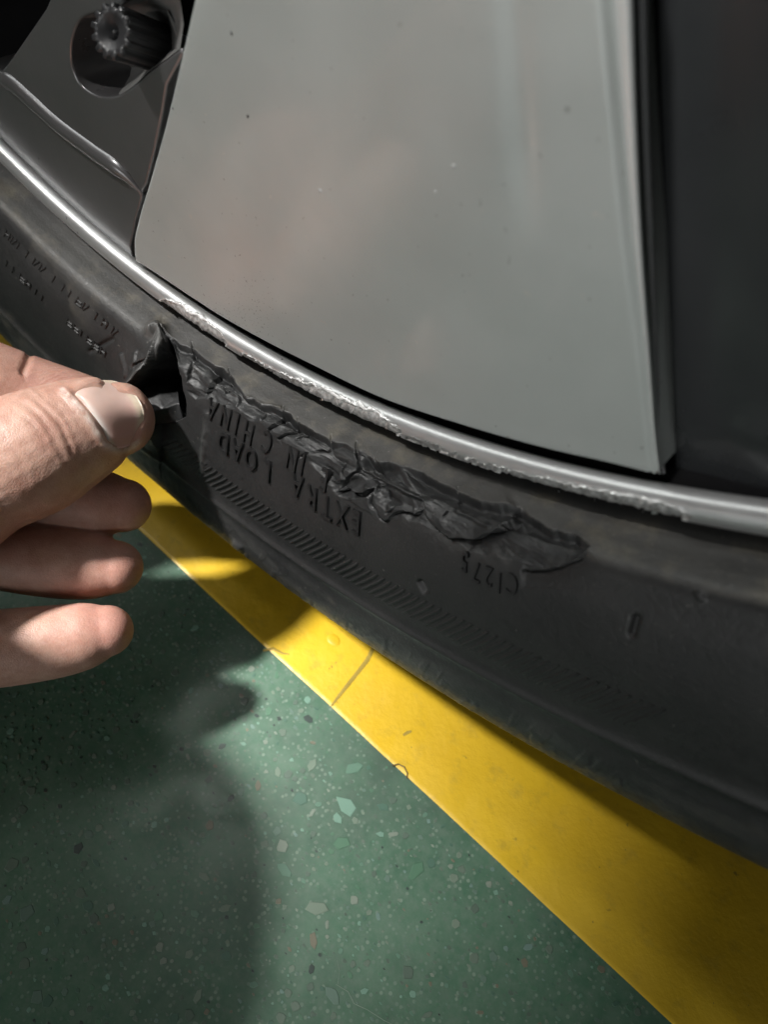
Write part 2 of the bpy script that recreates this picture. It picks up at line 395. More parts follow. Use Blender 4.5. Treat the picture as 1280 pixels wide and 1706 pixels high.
# ---- tyre profile (radius, outward depth)
PROF = np.array([(.2355, -.0150), (.2375, -.0100), (.2389, -.0058), (.2397, -.0024), (.2402, -.0008), (.2406, .0010), (.2410, .0040), (.2415, .0060), (.2426, .0074),
                 (.2450, .0088), (.2475, .0102), (.2510, .0116), (.2555, .0130), (.2610, .0141), (.2662, .0148), (.2706, .0155), (.2718, .0161), (.2730, .0158),
                 (.277, .0162), (.283, .0164), (.289, .0150), (.295, .0115), (.301, .006), (.307, -.003), (.312, -.014), (.3148, -.026), (.3163, -.050),
                 (.3163, -.150), (.3130, -.188), (.300, -.215), (.27, -.222), (.245, -.212), (.237, -.200)])
seg = np.r_[0, np.cumsum(np.hypot(*np.diff(PROF, axis=0).T))]
def smooth_prof(s):
    def cr(vals):                                  # monotone-ish cubic through the points
        mm = np.gradient(vals, seg); i = np.clip(np.searchsorted(seg, s, 'right') - 1, 0, len(seg) - 2)
        h = seg[i + 1] - seg[i]; t = (s - seg[i]) / h
        return (2*t**3-3*t**2+1)*vals[i] + (t**3-2*t**2+t)*h*mm[i] + (-2*t**3+3*t**2)*vals[i+1] + (t**3-t**2)*h*mm[i+1]
    return cr(PROF[:, 0]), cr(PROF[:, 1])
def s_at_r(r): return np.interp(r, PROF[:21, 0], seg[:21])
def prof_frame(s):
    r, d = smooth_prof(s); r1, d1 = smooth_prof(s - 2e-4); r2, d2 = smooth_prof(s + 2e-4)
    tr, td = r2 - r1, d2 - d1; l = np.hypot(tr, td) + 1e-12
    return r, d, -td / l, tr / l                   # normal (radial, outward)
def tyre_pt(ang, r, h=0.0):                        # point on the sidewall, h above it
    ang = np.asarray(ang, float); s = s_at_r(np.asarray(r, float)); rr, dd, nr, nd = prof_frame(s)
    rr = rr + nr * h; dd = dd + nd * h
    return np.stack([rr * np.cos(ang), -dd * np.ones_like(ang), RO + rr * np.sin(ang)], -1)

S = np.unique(np.r_[np.linspace(0, s_at_r(.2398), 10), np.linspace(s_at_r(.2398), s_at_r(.2615), 185), np.linspace(s_at_r(.2615), s_at_r(.309), 90), np.linspace(s_at_r(.309), seg[-1], 40)])
D2 = math.radians
A = np.unique(np.r_[np.arange(D2(-112), D2(-94), .0018), np.arange(D2(-94), D2(-57), .00068), np.arange(D2(-57), D2(-42), .0018), np.linspace(D2(-42), D2(248), 150)[:-1]])
r_, d_, nr_, nd_ = prof_frame(S)
AA, SS = np.meshgrid(A, S, indexing='ij')
r2 = np.broadcast_to(r_, AA.shape).ravel(); d2 = np.broadcast_to(d_, AA.shape).ravel()
nr2 = np.broadcast_to(nr_, AA.shape).ravel(); nd2 = np.broadcast_to(nd_, AA.shape).ravel(); a2 = AA.ravel(); s2 = SS.ravel()
P0 = np.stack([r2 * np.cos(a2), -d2, RO + r2 * np.sin(a2)], 1)
NN = np.stack([nr2 * np.cos(a2), -nd2, nr2 * np.sin(a2)], 1)
px, zz = project(P0)
front = (d2 > -.006) & (r2 < .312) & (a2 < D2(-42)) & (zz > .05) & (s2 < s_at_r(.309))
H = np.zeros(len(P0)); dust = np.zeros(len(P0)); fresh = np.zeros(len(P0)); pale = np.zeros(len(P0))
# soft waviness of the casing and grime
arc = a2 * .26
allround = (d2 > -.006) & (r2 < .312)
H += np.where(front, .00022 * (fbm(arc * 60, s2 * 60, 3) - .5), 0)
dust += (1 - sm(.2414, .2424, r2)) * sm(.2396, .2402, r2) * (.55 + .9 * (fbm(arc * 180, s2 * 220, 4) - .3)) * allround
dust += .22 * sm(.2740, .2780, r2) * (1 - sm(.286, .292, r2)) * sm(.42, .66, fbm(arc * 140, s2 * 260, 4)) * front
dust += .5 * sm(D2(-90), D2(-97), a2) * sm(.45, .62, fbm(arc * 70, s2 * 90, 4)) * front * (r2 > .2418)
pale += .5 * np.exp(-((r2 - .2417) / .0004) ** 2) * allround
# worn relief near the shoulder
wr = front & (r2 > .274) & (r2 < .292) & (a2 > D2(-86)) & (a2 < D2(-60))
sk = arc[wr] * 1.0 + (s2[wr]) * .55
H[wr] += .00014 * sm(.50, .68, fbm(sk * 520, s2[wr] * 130, 3)) * sm(.276, .279, r2[wr]) * (1 - sm(.287, .291, r2[wr]))

TOP = [(268, 547), (284, 560), (300, 572), (323, 582), (340, 596), (357, 608), (372, 612), (384, 624), (397, 644), (410, 662), (424, 664), (436, 673), (452, 676), (469, 683), (481, 686), (492, 700), (510, 708), (528, 719), (551, 733),
       (572, 738), (594, 749), (612, 757), (633, 769), (655, 771), (676, 779), (700, 786), (730, 801), (763, 818), (780, 826), (802, 837), (835, 842), (870, 847), (880, 857), (900, 868), (918, 881), (940, 886), (962, 890), (986, 910)]
LOW = [(986, 911), (972, 924), (955, 935), (930, 943), (905, 948), (878, 941), (850, 933), (822, 930), (800, 925), (780, 918), (760, 905), (740, 893), (720, 884), (695, 872), (668, 866), (652, 868), (641, 874), (625, 864), (612, 854), (598, 846), (588, 840), (575, 834), (560, 826), (545, 812), (532, 790),
       (515, 772), (500, 752), (480, 742), (462, 735), (446, 716), (430, 706), (410, 700), (392, 684), (370, 676), (345, 664), (325, 668), (310, 655), (296, 640), (285, 600), (268, 548)]
HOLE = [(279, 557), (287, 570), (293, 587), (296, 607), (300, 628), (304, 650), (311, 674), (309, 694), (292, 704), (268, 706), (250, 690), (236, 668), (243, 648), (250, 630), (262, 612), (271, 596), (275, 575)]
bb = front & (px[:, 0] > 150) & (px[:, 0] < 1010) & (px[:, 1] > 520) & (px[:, 1] < 980)
ix = np.where(bb)[0]; Q = px[ix].copy()
Q += np.stack([fbm(Q[:, 0] / 15, Q[:, 1] / 15, 2) - .5, fbm(Q[:, 0] / 15 + 50, Q[:, 1] / 15, 2) - .5], 1) * 5.0   # ragged edges
G = inside(Q, TOP + LOW[1:-1])
dt, ut, _ = seg_dist(Q, TOP); dl, ul, _ = seg_dist(Q, LOW)
h = np.zeros(len(ix))
amt = np.where(G, (dl / (dl + dt + 1e-6)) ** .75 * sm(0, 6.0, dt) * sm(0, 5, dl), 0)
depth_along = .0011 + .0011 * sm(300, 420, Q[:, 0]) * (1 - .35 * sm(880, 960, Q[:, 0]))
h -= amt * depth_along
# torn facets: cells with their own tilt
def facets(seed, n, amp, tilt, stretch, sharp):
    g = np.random.default_rng(seed)
    i = g.integers(0, len(TOP), n); t = g.random(n) ** .8
    Tn = np.array(TOP)[i]; Ln = np.array(LOW)[::-1][(i * (len(LOW) - 1) // (len(TOP) - 1))]
    sd = Tn * (1 - t[:, None]) + Ln * t[:, None] + g.normal(0, 6, (n, 2))
    off = g.uniform(-1, 1, n) * amp; tl = g.normal(0, 1, (n, 2)) * tilt
    ws = np.full(len(Q), 1e-12); val = np.zeros(len(Q)); ca, sa = math.cos(.55), math.sin(.55)
    for k_ in range(n):
        dx = Q[:, 0] - sd[k_, 0]; dy = Q[:, 1] - sd[k_, 1]
        dd = np.hypot((dx * ca + dy * sa) / stretch, -dx * sa + dy * ca)
        w_ = np.exp(-dd * sharp); ws += w_; val += w_ * (off[k_] + tl[k_, 0] * dx + tl[k_, 1] * dy)
    return val / ws
rough_zone = 1 - .95 * sm(640, 705, Q[:, 0])
for sdn, n, amp, tilt, st, shp in ((3, 30, .00075, .000034, 2.0, .30), (5, 110, .00024, .000014, 1.8, .5)):
    h += np.where(G, facets(sdn, n, amp, tilt, st, shp) * sm(0, 7, np.minimum(dt, dl)), 0) * rough_zone
ax_, bx_ = Q[:, 0] * .83 + Q[:, 1] * .55, -Q[:, 0] * .55 + Q[:, 1] * .83
h += np.where(G, .00030 * (fbm(ax_ / 34, bx_ / 3.4, 3) - .5) * sm(.35, .6, fbm(Q[:, 0] / 40 + 7, Q[:, 1] / 40, 2)) * sm(0, 8, np.minimum(dt, dl)), 0)      # fibrous drag marks
h += np.where(G, .00016 * (fbm(Q[:, 0] / 22, Q[:, 1] / 22, 3) - .5), 0)
# lips of torn rubber: inside is lifted, the outer side undercut
def lip(poly, up, down, wi, wo, crack=.0018, cw=2.8):
    d, u, s = seg_dist(Q, poly); e = sm(0, .08, u) * (1 - sm(.92, 1, u)); ends = (u > .001) & (u < .999)
    ins = s < 0
    return ends * e * (np.where(ins, up * np.exp(-d / wi), -down * np.exp(-d / wo)) - crack * (1 - sm(cw * .5, cw * 1.6, np.abs(d - np.where(ins, 0, 0)))) * (~ins))
h += lip([(698, 822), (704, 842), (712, 858), (724, 874), (738, 888), (752, 896), (772, 898), (792, 899), (806, 890), (822, 886), (836, 873), (850, 866), (868, 860)], .0015, .0010, 26, 16)
h += lip([(560, 822), (572, 816), (584, 815), (592, 824), (606, 826), (618, 816)], .0009, .0005, 10, 10)
h += lip([(576, 812), (590, 820), (604, 822), (620, 814), (622, 838), (632, 862), (643, 868), (652, 858), (668, 852), (690, 858), (697, 850)], .0008, .0005, 12, 10, .0010)
h += lip([(446, 716), (455, 706), (467, 692)], .0006, .0004, 10, 8)
h += lip([(460, 731), (472, 723), (488, 714)], .0006, .0004, 9, 8)
h += lip([(341, 656), (349, 640), (359, 624), (362, 614)], .0006, .0004, 10, 8)
h += lip([(868, 950), (905, 950), (935, 943), (962, 932), (980, 915)], -.0002, .0008, 10, 12, .0006)
CR = [[(594, 738), (596, 765), (588, 784), (577, 797), (566, 812), (560, 824)], [(696, 822), (704, 842), (712, 862), (718, 868)], [(440, 688), (435, 703)], [(610, 795), (622, 806), (626, 820)],
      [(490, 730), (500, 722), (510, 724), (516, 716)], [(520, 752), (530, 748), (538, 752), (546, 740)], [(570, 770), (566, 788), (572, 800)], [(640, 820), (646, 836)], [(365, 640), (372, 652), (380, 650)], [(500, 762), (512, 756)],
      [(318, 602), (312, 622), (310, 640)], [(742, 852), (738, 862)], [(656, 846), (650, 852), (640, 854)], [(225, 611), (245, 600), (262, 592)], [(390, 652), (396, 668), (392, 676)]]
for c in CR:
    d, u, s = seg_dist(Q, c); h -= .0010 * (1 - sm(.6, 2.4, d)) * (.25 + .75 * np.sin(np.pi * np.clip(u, 0, 1)))
SPK = [[(323, 592), (319, 570)], [(384, 636), (382, 612)], [(469, 694), (470, 676)], [(492, 710), (495, 692)], [(551, 744), (552, 722)], [(594, 760), (592, 734)], [(633, 778), (622, 758)], [(763, 828), (765, 812)], [(882, 862), (864, 838)], [(962, 900), (956, 882)]]
for c in SPK:
    d, u, s = seg_dist(Q, c); h -= .0008 * (1 - sm(0, .3 + 3.2 * (1 - u), d)) * (u < .995)
# ridges catching light inside the tear
for c, a_, w_ in (([(600, 778), (640, 800), (672, 818), (700, 832)], .0009, 3.5), ([(758, 848), (785, 862), (812, 875)], .0006, 4), ([(470, 683), (440, 678), (412, 664)], .0006, 4), ([(254, 552), (262, 548), (270, 551), (272, 566), (269, 584), (262, 604), (250, 624), (240, 644)], .0022, 9)):
    d, u, s = seg_dist(Q, c); h += a_ * np.exp(-(d / w_) ** 2)
h = np.where(G, np.minimum(h, np.where(Q[:, 0] < 680, .00005, .0005)), h)        # nothing stands proud of the side wall but the big flap
# the hole
Hm = inside(Q, HOLE); dh, _, _ = seg_dist(Q, HOLE + HOLE[:1])
h = np.where(Hm, -.0125 * sm(0, 10, dh), h)
# side wall pulled out towards the fingers, left of the hole
lift = np.exp(-(np.clip(262 - Q[:, 0], 0, None) / 42) ** 2) * np.exp(-((Q[:, 1] - 668) / 62) ** 2) * (Q[:, 0] < 268) * (~Hm)
h += .0068 * lift
d, u, s = seg_dist(Q, [(345, 690), (341, 730), (338, 786)]); h += .0005 * np.exp(-(d / 5) ** 2)
d, u, s = seg_dist(Q, [(205, 592), (214, 622)]); h += .0006 * np.exp(-(d / 4) ** 2)
d, u, s = seg_dist(Q, [(228, 588), (234, 620)]); h += .0005 * np.exp(-(d / 3.5) ** 2)
d, u, s = seg_dist(Q, [(250, 603), (243, 612)]); h += .0004 * np.exp(-(d / 3) ** 2)
H[ix] += h
fresh[ix] = np.where(G | Hm, 1, 0) * sm(0, 3, np.minimum(dt, dl))
dust[ix] *= np.where(G | Hm, 0, 1)
nz = fbm(Q[:, 0] / 30, Q[:, 1] / 30, 4)
pale[ix] += np.where(G, .4 * (1 - sm(4, 40, dl)) * sm(600, 720, Q[:, 0]) * sm(.35, .6, nz) + .12 * sm(.55, .7, nz), 0)
pale[ix] += .7 * np.exp(-(seg_dist(Q, [(254, 552), (270, 551), (270, 584), (250, 624)])[0] / 10) ** 2) * (~Hm)
pale[ix] += .5 * np.exp(-(seg_dist(Q, [(720, 884), (760, 906), (800, 926), (850, 932)])[0] / 12) ** 2)
pale[ix] += .45 * np.exp(-(seg_dist(Q, [(345, 690), (341, 730), (338, 786)])[0] / 6) ** 2)
# small nicks in the side wall
for c, a_, w_ in (([(700, 970), (708, 985)], .0009, 4), ([(1060, 1030), (1054, 1055)], .0008, 6), ([(1165, 990), (1170, 996)], -.0006, 5), ([(392, 905), (400, 912)], -.0008, 5), ([(150, 585), (185, 565)], .0006, 4)):
    iy = np.where(front & (abs(px[:, 0] - c[0][0]) < 60) & (abs(px[:, 1] - c[0][1]) < 60))[0]
    d, u, s = seg_dist(px[iy], c); H[iy] -= a_ * np.exp(-(d / w_) ** 2)
# tread grooves on the running surface
tr = (s2 > seg[26]) & (s2 < seg[27])
H -= np.where(tr & (np.abs((d2 + .1) % .032 - .016) < .0045), .006, 0)
P1 = P0 + NN * H[:, None]
tyre = mesh_np('tyre', P1, np.vstack([grid_faces(len(A), len(S)), np.stack([(len(A) - 1) * len(S) + np.arange(len(S) - 1), (len(A) - 1) * len(S) + np.arange(1, len(S)), np.arange(1, len(S)), np.arange(len(S) - 1)], 1)])[:, ::-1], M_RUB, wheel,
               attrs=dict(dust=np.clip(dust, 0, 1), fresh=np.clip(fresh, 0, 1), pale=np.clip(pale, 0, 1)))

def tyre_uv(px_, py_):                            # angle and radius where a line of sight meets the side wall
    d = .011
    for _ in range(25):
        q = on_disc(px_, py_, d); r = math.hypot(q[0], q[2] - RO)
        d = .5 * d + .5 * float(prof_frame(s_at_r(np.array([min(r, .2855)])))[1][0])
    return math.atan2(q[2] - RO, q[0]), r
def tyre_depth(px_, py_):
    a, r = tyre_uv(px_, py_); return float((tyre_pt(a, r).ravel() - CAM) @ FW)
# raised lettering
def letter(ch, ang, r, hgt, hh=.00055, bold=0.0, wid=1.0, skew=0.0):
    cu = bpy.data.curves.new('raised_letter', 'FONT'); cu.body = ch; cu.size = 1.0; cu.extrude = .5; cu.resolution_u = 3; cu.offset = .004
    ob = bpy.data.objects.new('raised_letter', cu); col.objects.link(ob)
    dg = bpy.context.evaluated_depsgraph_get(); me = bpy.data.meshes.new_from_object(ob.evaluated_get(dg))
    bpy.data.objects.remove(ob); bpy.data.curves.remove(cu)
    co = np.empty(len(me.vertices) * 3, np.float32); me.vertices.foreach_get('co', co); co = co.reshape(-1, 3)
    cx = (co[:, 0].min() + co[:, 0].max()) / 2; top = max(co[:, 1].max(), .1)
    x = (co[:, 0] - cx) * hgt / .7 * wid; y = (co[:, 1] / top - .5) * hgt
    sh = np.where(co[:, 2] > 0, .90, 1.0)
    P = tyre_pt(ang - (x * sh + skew * y) / r, r + y, np.where(co[:, 2] > 0, hh, -.0004))
    me.vertices.foreach_set('co', P.astype(np.float32).ravel()); me.update(); me.name = 'raised_letter'
    me.materials.clear(); me.materials.append(M_LET)
    return link(bpy.data.objects.new('raised_letter', me), tyre)
# serrated band: slanted ribs moulded on the side wall
ra0, rr0 = tyre_uv(584, 968); ra1, rr1 = tyre_uv(619, 951)      # outer and inner end of one rib
V = []; Fc = []
for i in range(150):
    ac = D2(-86) + i * D2(.40)
    if ac > D2(-58): break
    b0 = len(V); n = 7
    for j in range(n):
        f = j / (n - 1); r = rr1 + f * (rr0 - rr1); a0 = ac + (ra0 - ra1) * f
        for wv, hh in ((-.5, -.0004), (-.22, .00034), (.22, .00034), (.5, -.0004)):
            V.append(tyre_pt(a0 + D2(.40) * .62 * wv, r, hh * (1 if 0 < j < n - 1 else .4)))
    for j in range(n - 1):
        for q in range(3):
            o_ = b0 + j * 4 + q; Fc.append((o_, o_ + 1, o_ + 5, o_ + 4))
o = mesh_np('serrated_band', V, Fc, M_RUB, tyre, smooth=False)

for txt, spots, hgt, hh, wd in (
    ('EXTRALOAD', [(595, 870), (571, 858), (546, 846), (521, 829), (497, 810), (446, 784), (420, 765), (397, 751), (374, 737)], .0048, .0006, .80),
    ('EINCHINA', [(541, 800), (506, 774), (488, 765), (446, 737), (415, 722), (396, 707), (377, 696), (354, 684)], .0042, .0005, .80),
    ('C1275', [(855, 974), (834, 971), (816, 961), (795, 953), (776, 936)], .0034, .00045, .8)):
    for ch, (x, y) in zip(txt, spots):
        an, rr = tyre_uv(x, y); letter(ch, an, rr, hgt, hh, wid=wd)
# worn small moulded strokes, too worn to read
V = []; Fc = []; g = random.Random(5)
def stroke(a0, r0, a1, r1, wd=.00020, hh=.00026):
    p, q = np.array([a0 * .25, r0]), np.array([a1 * .25, r1]); n = np.array([-(q - p)[1], (q - p)[0]]); n /= np.linalg.norm(n) + 1e-9
    b0 = len(V)
    for e in (p, q):
        for s_, h_ in ((-1.5, -.0003), (-.8, hh), (.8, hh), (1.5, -.0003)):
            w_ = e + n * wd * s_; V.append(tyre_pt(w_[0] / .25, w_[1], h_))
    for q_ in range(3): Fc.append((b0 + q_, b0 + q_ + 1, b0 + q_ + 5, b0 + q_ + 4))
for rr, spans in ((.2455, [(-103, -100.2), (-99.4, -97.8), (-96.9, -93.6), (-93.0, -91.2)]), (.2522, [(-102.6, -101.4), (-100.9, -97.2), (-95.2, -93.9), (-93.4, -91.8)])):
    for s0, s1 in spans:
        a0 = s0
        while a0 < s1:
            hgt = .0017; k_ = g.choice('vvhxd')
            r0, r1 = rr - hgt / 2, rr + hgt / 2; w_ = .36
            stroke(D2(a0), r0, D2(a0 - .12), r1)
            if k_ in 'hx': stroke(D2(a0), r1, D2(a0 + w_), r1 if k_ == 'h' else r0)
            if k_ in 'd': stroke(D2(a0 + w_), r0, D2(a0 + w_ - .1), r1)
            if k_ in 'dh': stroke(D2(a0), (r0 + r1) / 2, D2(a0 + w_), (r0 + r1) / 2)
            a0 += g.choice((.6, .66, .9))
mesh_np('worn_lettering', V, Fc, M_RUB, tyre, smooth=False)

# torn flap held between thumb and finger
def quad_sheet(name, curves, thick, mat, parent, nu=26, nv=26, wob=.0005):
    C_ = np.array(curves)                          # rows of 3-D control points
    def interp(Pn, n):
        t = np.linspace(0, len(Pn) - 1, n); i = np.clip(t.astype(int), 0, len(Pn) - 2); f = (t - i)
        f = (f * f * (3 - 2 * f) * .5 + f * .5)
        f = f.reshape(-1, *([1] * (Pn.ndim - 1))); return Pn[i] * (1 - f) + Pn[i + 1] * f
    g_ = interp(C_, nu); g_ = interp(g_.transpose(1, 0, 2), nv).transpose(1, 0, 2)
    du = np.gradient(g_, axis=0); dv = np.gradient(g_, axis=1); n = np.cross(du, dv); n /= np.linalg.norm(n, axis=-1, keepdims=True) + 1e-12
    if (n.mean((0, 1)) @ FW) > 0: n = -n
    uu, vv = np.meshgrid(np.arange(nu), np.arange(nv), indexing='ij')
    f_ = g_ + n * (wob * (fbm(uu * .35 + 9, vv * .35, 3) - .5) * 2)[..., None]; b_ = f_ - n * thick
    a = f_.reshape(-1, 3); b = b_.reshape(-1, 3); F1 = grid_faces(nu, nv); n0 = nu * nv
    rim = np.r_[np.arange(nv), np.arange(1, nu) * nv + nv - 1, (nu - 1) * nv + np.arange(nv - 2, -1, -1), np.arange(nu - 2, 0, -1) * nv]
    F2 = np.stack([rim, np.roll(rim, -1), np.roll(rim, -1) + n0, rim + n0], 1)
    z = np.zeros(2 * n0)
    return mesh_np(name, np.vstack([a, b]), np.vstack([F1, F1[:, ::-1] + n0, F2]), mat, parent, attrs=dict(fresh=z + 1, dust=z, pale=z))
def fp(x, y, up): return pt(x, y, tyre_depth(x, y) - up)
quad_sheet('torn_flap', [[fp(212, 672, .005), fp(236, 650, .003), fp(258, 640, -.003), fp(284, 640, -.008)],
                         [fp(214, 684, .009), fp(240, 668, .006), fp(266, 656, .000), fp(296, 652, -.006)],
                         [fp(218, 698, .013), fp(246, 690, .009), fp(270, 682, .004), fp(298, 672, -.002)],
                         [fp(222, 712, .012), fp(250, 708, .007), fp(276, 706, .002), fp(306, 700, -.002)]], .0012, M_RUB, tyre, wob=.0003)

# ------------------------------------------------------------------ rim lip with kerb rash
LR, LCR, LCD = .00235, .2350, -.0016            # the lip is a rolled bead
LP = np.array([(LCR + LR * math.cos(math.radians(q)), LCD + LR * math.sin(math.radians(q))) for q in (232, 215, 195, 175, 155, 135, 115, 95, 75, 55, 32)] + [(.2372, -.0030), (.2370, -.0075), (.2340, -.0110), (.2280, -.0150), (.2225, -.0260), (.2200, -.0600), (.2200, -.20), (.226, -.205)])
sg = np.r_[0, np.cumsum(np.hypot(*np.diff(LP, axis=0).T))]
def lip_prof(s):
    out = []
    for v in (LP[:, 0], LP[:, 1]):
        mm = np.gradient(v, sg); i = np.clip(np.searchsorted(sg, s, 'right') - 1, 0, len(sg) - 2); hh = sg[i + 1] - sg[i]; t = (s - sg[i]) / hh
        out.append((2*t**3-3*t**2+1)*v[i] + (t**3-2*t**2+t)*hh*mm[i] + (-2*t**3+3*t**2)*v[i+1] + (t**3-t**2)*hh*mm[i+1])
    return out
S = np.unique(np.r_[np.linspace(0, sg[11], 110), np.linspace(sg[11], sg[-1], 16)])
A = np.unique(np.r_[np.arange(D2(-112), D2(-96), .003), np.arange(D2(-96), D2(-54), .00075), np.arange(D2(-54), D2(-42), .003), np.linspace(D2(-42), D2(248), 180)[:-1]])
r_, d_ = lip_prof(S); ra, da = lip_prof(S - 1e-4); rb, db = lip_prof(S + 1e-4)
l_ = np.hypot(rb - ra, db - da); nr_, nd_ = -(db - da) / l_, (rb - ra) / l_
AA, SS = np.meshgrid(A, S, indexing='ij'); a2 = AA.ravel(); s2 = SS.ravel()
r2, d2, nr2, nd2 = [np.broadcast_to(v, AA.shape).ravel() for v in (r_, d_, nr_, nd_)]
P0 = np.stack([r2 * np.cos(a2), -d2, RO + r2 * np.sin(a2)], 1); NN = np.stack([nr2 * np.cos(a2), -nd2, nr2 * np.sin(a2)], 1)
px, zz = project(P0)
ix = np.where((s2 > sg[2]) & (s2 < sg[11]) & (a2 > D2(-97)) & (a2 < D2(-53)))[0]; Q = px[ix].copy()
Qn = Q + np.stack([fbm(Q[:, 0] / 10, Q[:, 1] / 10, 3) - .5, fbm(Q[:, 0] / 10 + 40, Q[:, 1] / 10, 3) - .5], 1) * 9
bare = np.zeros(len(P0)); h = np.zeros(len(ix)); bmk = np.zeros(len(ix)); ibm = np.zeros(len(ix))
RASH = [([(272, 508), (290, 520), (312, 535), (335, 548), (356, 560), (376, 574)], [9, 15, 17, 15, 10, 4], 1.0),
        ([(407, 594), (440, 616), (480, 637), (520, 655), (555, 676), (590, 690), (620, 704), (645, 714), (664, 722)], [6, 8, 10, 13, 16, 18, 18, 13, 5], 1.0),
        ([(678, 729), (700, 739), (725, 747), (757, 758)], [4, 5, 5, 3], .6), ([(782, 768), (803, 774)], [5, 5], .5), ([(815, 778), (835, 784)], [6, 6], .6),
        ([(835, 784), (870, 796), (910, 808), (950, 820), (990, 832), (1030, 840), (1070, 848), (1110, 855), (1146, 861)], [6, 8, 10, 13, 16, 17, 17, 15, 6], 1.0)]
for pl, wd, dp in RASH:
    d, u, s = seg_dist(Qn, pl); L = np.r_[0, np.cumsum(np.hypot(*np.diff(np.array(pl, float), axis=0).T))]; L /= L[-1]
    hw = np.interp(u, L, wd); mk = 1 - sm(.72, 1.02, d / hw)
    # chatter marks across the scrape
    ch = fbm((Q[:, 0] * .9 + Q[:, 1] * .42) / 4.2, (Q[:, 1] * .9 - Q[:, 0] * .42) / 45, 3)
    h -= mk * dp * (.00042 + .00050 * (ch - .4))
    h += dp * .00030 * np.exp(-((d / hw - 1.03) / .16) ** 2) * sm(.35, .7, fbm(Q[:, 0] / 4, Q[:, 1] / 4, 2)) * (s < 0)
    edge = np.exp(-((d / hw - .98) / .20) ** 2) * (s < 0) + .6 * np.exp(-((d / hw - 1.0) / .15) ** 2) * (s > 0)
    bmk = np.maximum(bmk, np.maximum(.55 * mk, edge * (.95 + .7 * fbm(Q[:, 0] / 7, Q[:, 1] / 7, 2)))); ibm = np.maximum(ibm, mk)
H = np.zeros(len(P0)); H[ix] = h; bare[ix] = np.clip(bmk, 0, 1)
lipo = mesh_np('rim_lip', P0 + NN * H[:, None], np.vstack([grid_faces(len(A), len(S)), np.stack([(len(A) - 1) * len(S) + np.arange(len(S) - 1), (len(A) - 1) * len(S) + np.arange(1, len(S)), np.arange(1, len(S)), np.arange(len(S) - 1)], 1)])[:, ::-1], M_LIP, wheel, attrs=dict(bare=bare))
# burrs of torn metal standing on the edge
bm = bmesh.new()
for pl, wd, dp in (RASH[0], RASH[1], RASH[5]):
    pl = np.array(pl, float)
    for _ in range(5):
        i = random.randint(0, len(pl) - 2); f = random.random(); c = pl[i] * (1 - f) + pl[i + 1] * f + (random.uniform(-3, 3), random.uniform(-6, 4))
        p = on_disc(c[0], c[1], .0006); L = random.uniform(.0002, .0006)
        vs = [bm.verts.new(p + np.array([random.uniform(-1, 1), random.uniform(-.9, .2), random.uniform(-1, 1)]) * L) for _ in range(4)]
        for q in ((0, 1, 2), (0, 1, 3), (1, 2, 3), (0, 2, 3)): bm.faces.new([vs[z] for z in q])
M_BARE = mat_plain('bare_scraped_aluminium', (.80, .80, .79), .3, .9)
o = bm_obj('metal_burr', bm, M_BARE, lipo); o['kind'] = 'stuff'

# black disc put in for the shade behind the spokes and beside the lip
def lathe(name, prof, mat, parent, n=160):
    a = np.linspace(0, 2 * np.pi, n, endpoint=False); p = np.array(prof)
    V = np.stack([p[None, :, 0] * np.cos(a)[:, None], np.broadcast_to(-p[None, :, 1], (n, len(p))), RO + p[None, :, 0] * np.sin(a)[:, None]], -1).reshape(-1, 3)
    F1 = grid_faces(n, len(p)); i = np.arange(len(p) - 1)
    F1 = np.vstack([F1, np.stack([(n - 1) * len(p) + i, (n - 1) * len(p) + i + 1, i + 1, i], 1)])
    return mesh_np(name, V, F1[:, ::-1], mat, parent)
lathe('shade_disc', [(.2337, -.0035), (.2331, -.0085), (.2260, -.0090), (.2190, -.0110), (.2150, -.030), (.12, -.034), (.0, -.034)], M_BLACK, wheel)
lathe('hub_cover', [(.135, -.030), (.133, -.008), (.122, -.003), (.068, -.002), (.03, .001), (.0, .001)], M_PANEL, wheel, 64)

# ---- spoke cover
def spline(pts, n):
    p = np.array(pts, float); L = np.r_[0, np.cumsum(np.linalg.norm(np.diff(p, axis=0), axis=1))]; u = np.linspace(0, L[-1], n)
    out = np.empty((n, p.shape[1]))
    for c in range(p.shape[1]):
        mm = np.gradient(p[:, c], L); i = np.clip(np.searchsorted(L, u, 'right') - 1, 0, len(L) - 2); hh = L[i + 1] - L[i]; t = (u - L[i]) / hh
        out[:, c] = (2*t**3-3*t**2+1)*p[i, c] + (t**3-2*t**2+t)*hh*mm[i] + (-2*t**3+3*t**2)*p[i+1, c] + (t**3-t**2)*hh*mm[i+1]
    return out
DP = -.0016
def plane_curve(pix, n, d=DP): return spline([on_disc(x, y, d) for x, y in pix], n)
nu, nv = 190, 170
left = plane_curve([(226, 424), (226, 398), (234, 362), (257, 290), (287, 190), (312, 90), (335, -10), (420, -340)], nv)
right = plane_curve([(1095, 787), (1091, 760), (1074, 600), (1051, 400), (1033, 200), (1016, 0), (985, -340)], nv)
bot = plane_curve([(226, 424), (229, 434), (240, 441), (320, 494), (360, 520), (440, 566), (520, 607), (640, 665), (760, 706), (920, 752), (1020, 775), (1060, 785), (1082, 790), (1092, 790), (1095, 787)], nu)
topc = np.linspace(left[-1], right[-1], nu)
u = np.linspace(0, 1, nu)[:, None, None]; v = np.linspace(0, 1, nv)[None, :, None]
Sf = (1 - u) * left[None] + u * right[None] + (1 - v) * bot[:, None] + v * topc[:, None] - ((1 - u) * (1 - v) * bot[0] + u * (1 - v) * bot[-1] + (1 - u) * v * topc[0] + u * v * topc[-1])
pxx, _ = project(Sf.reshape(-1, 3)); X, Y = pxx[:, 0].reshape(nu, nv), pxx[:, 1].reshape(nu, nv)
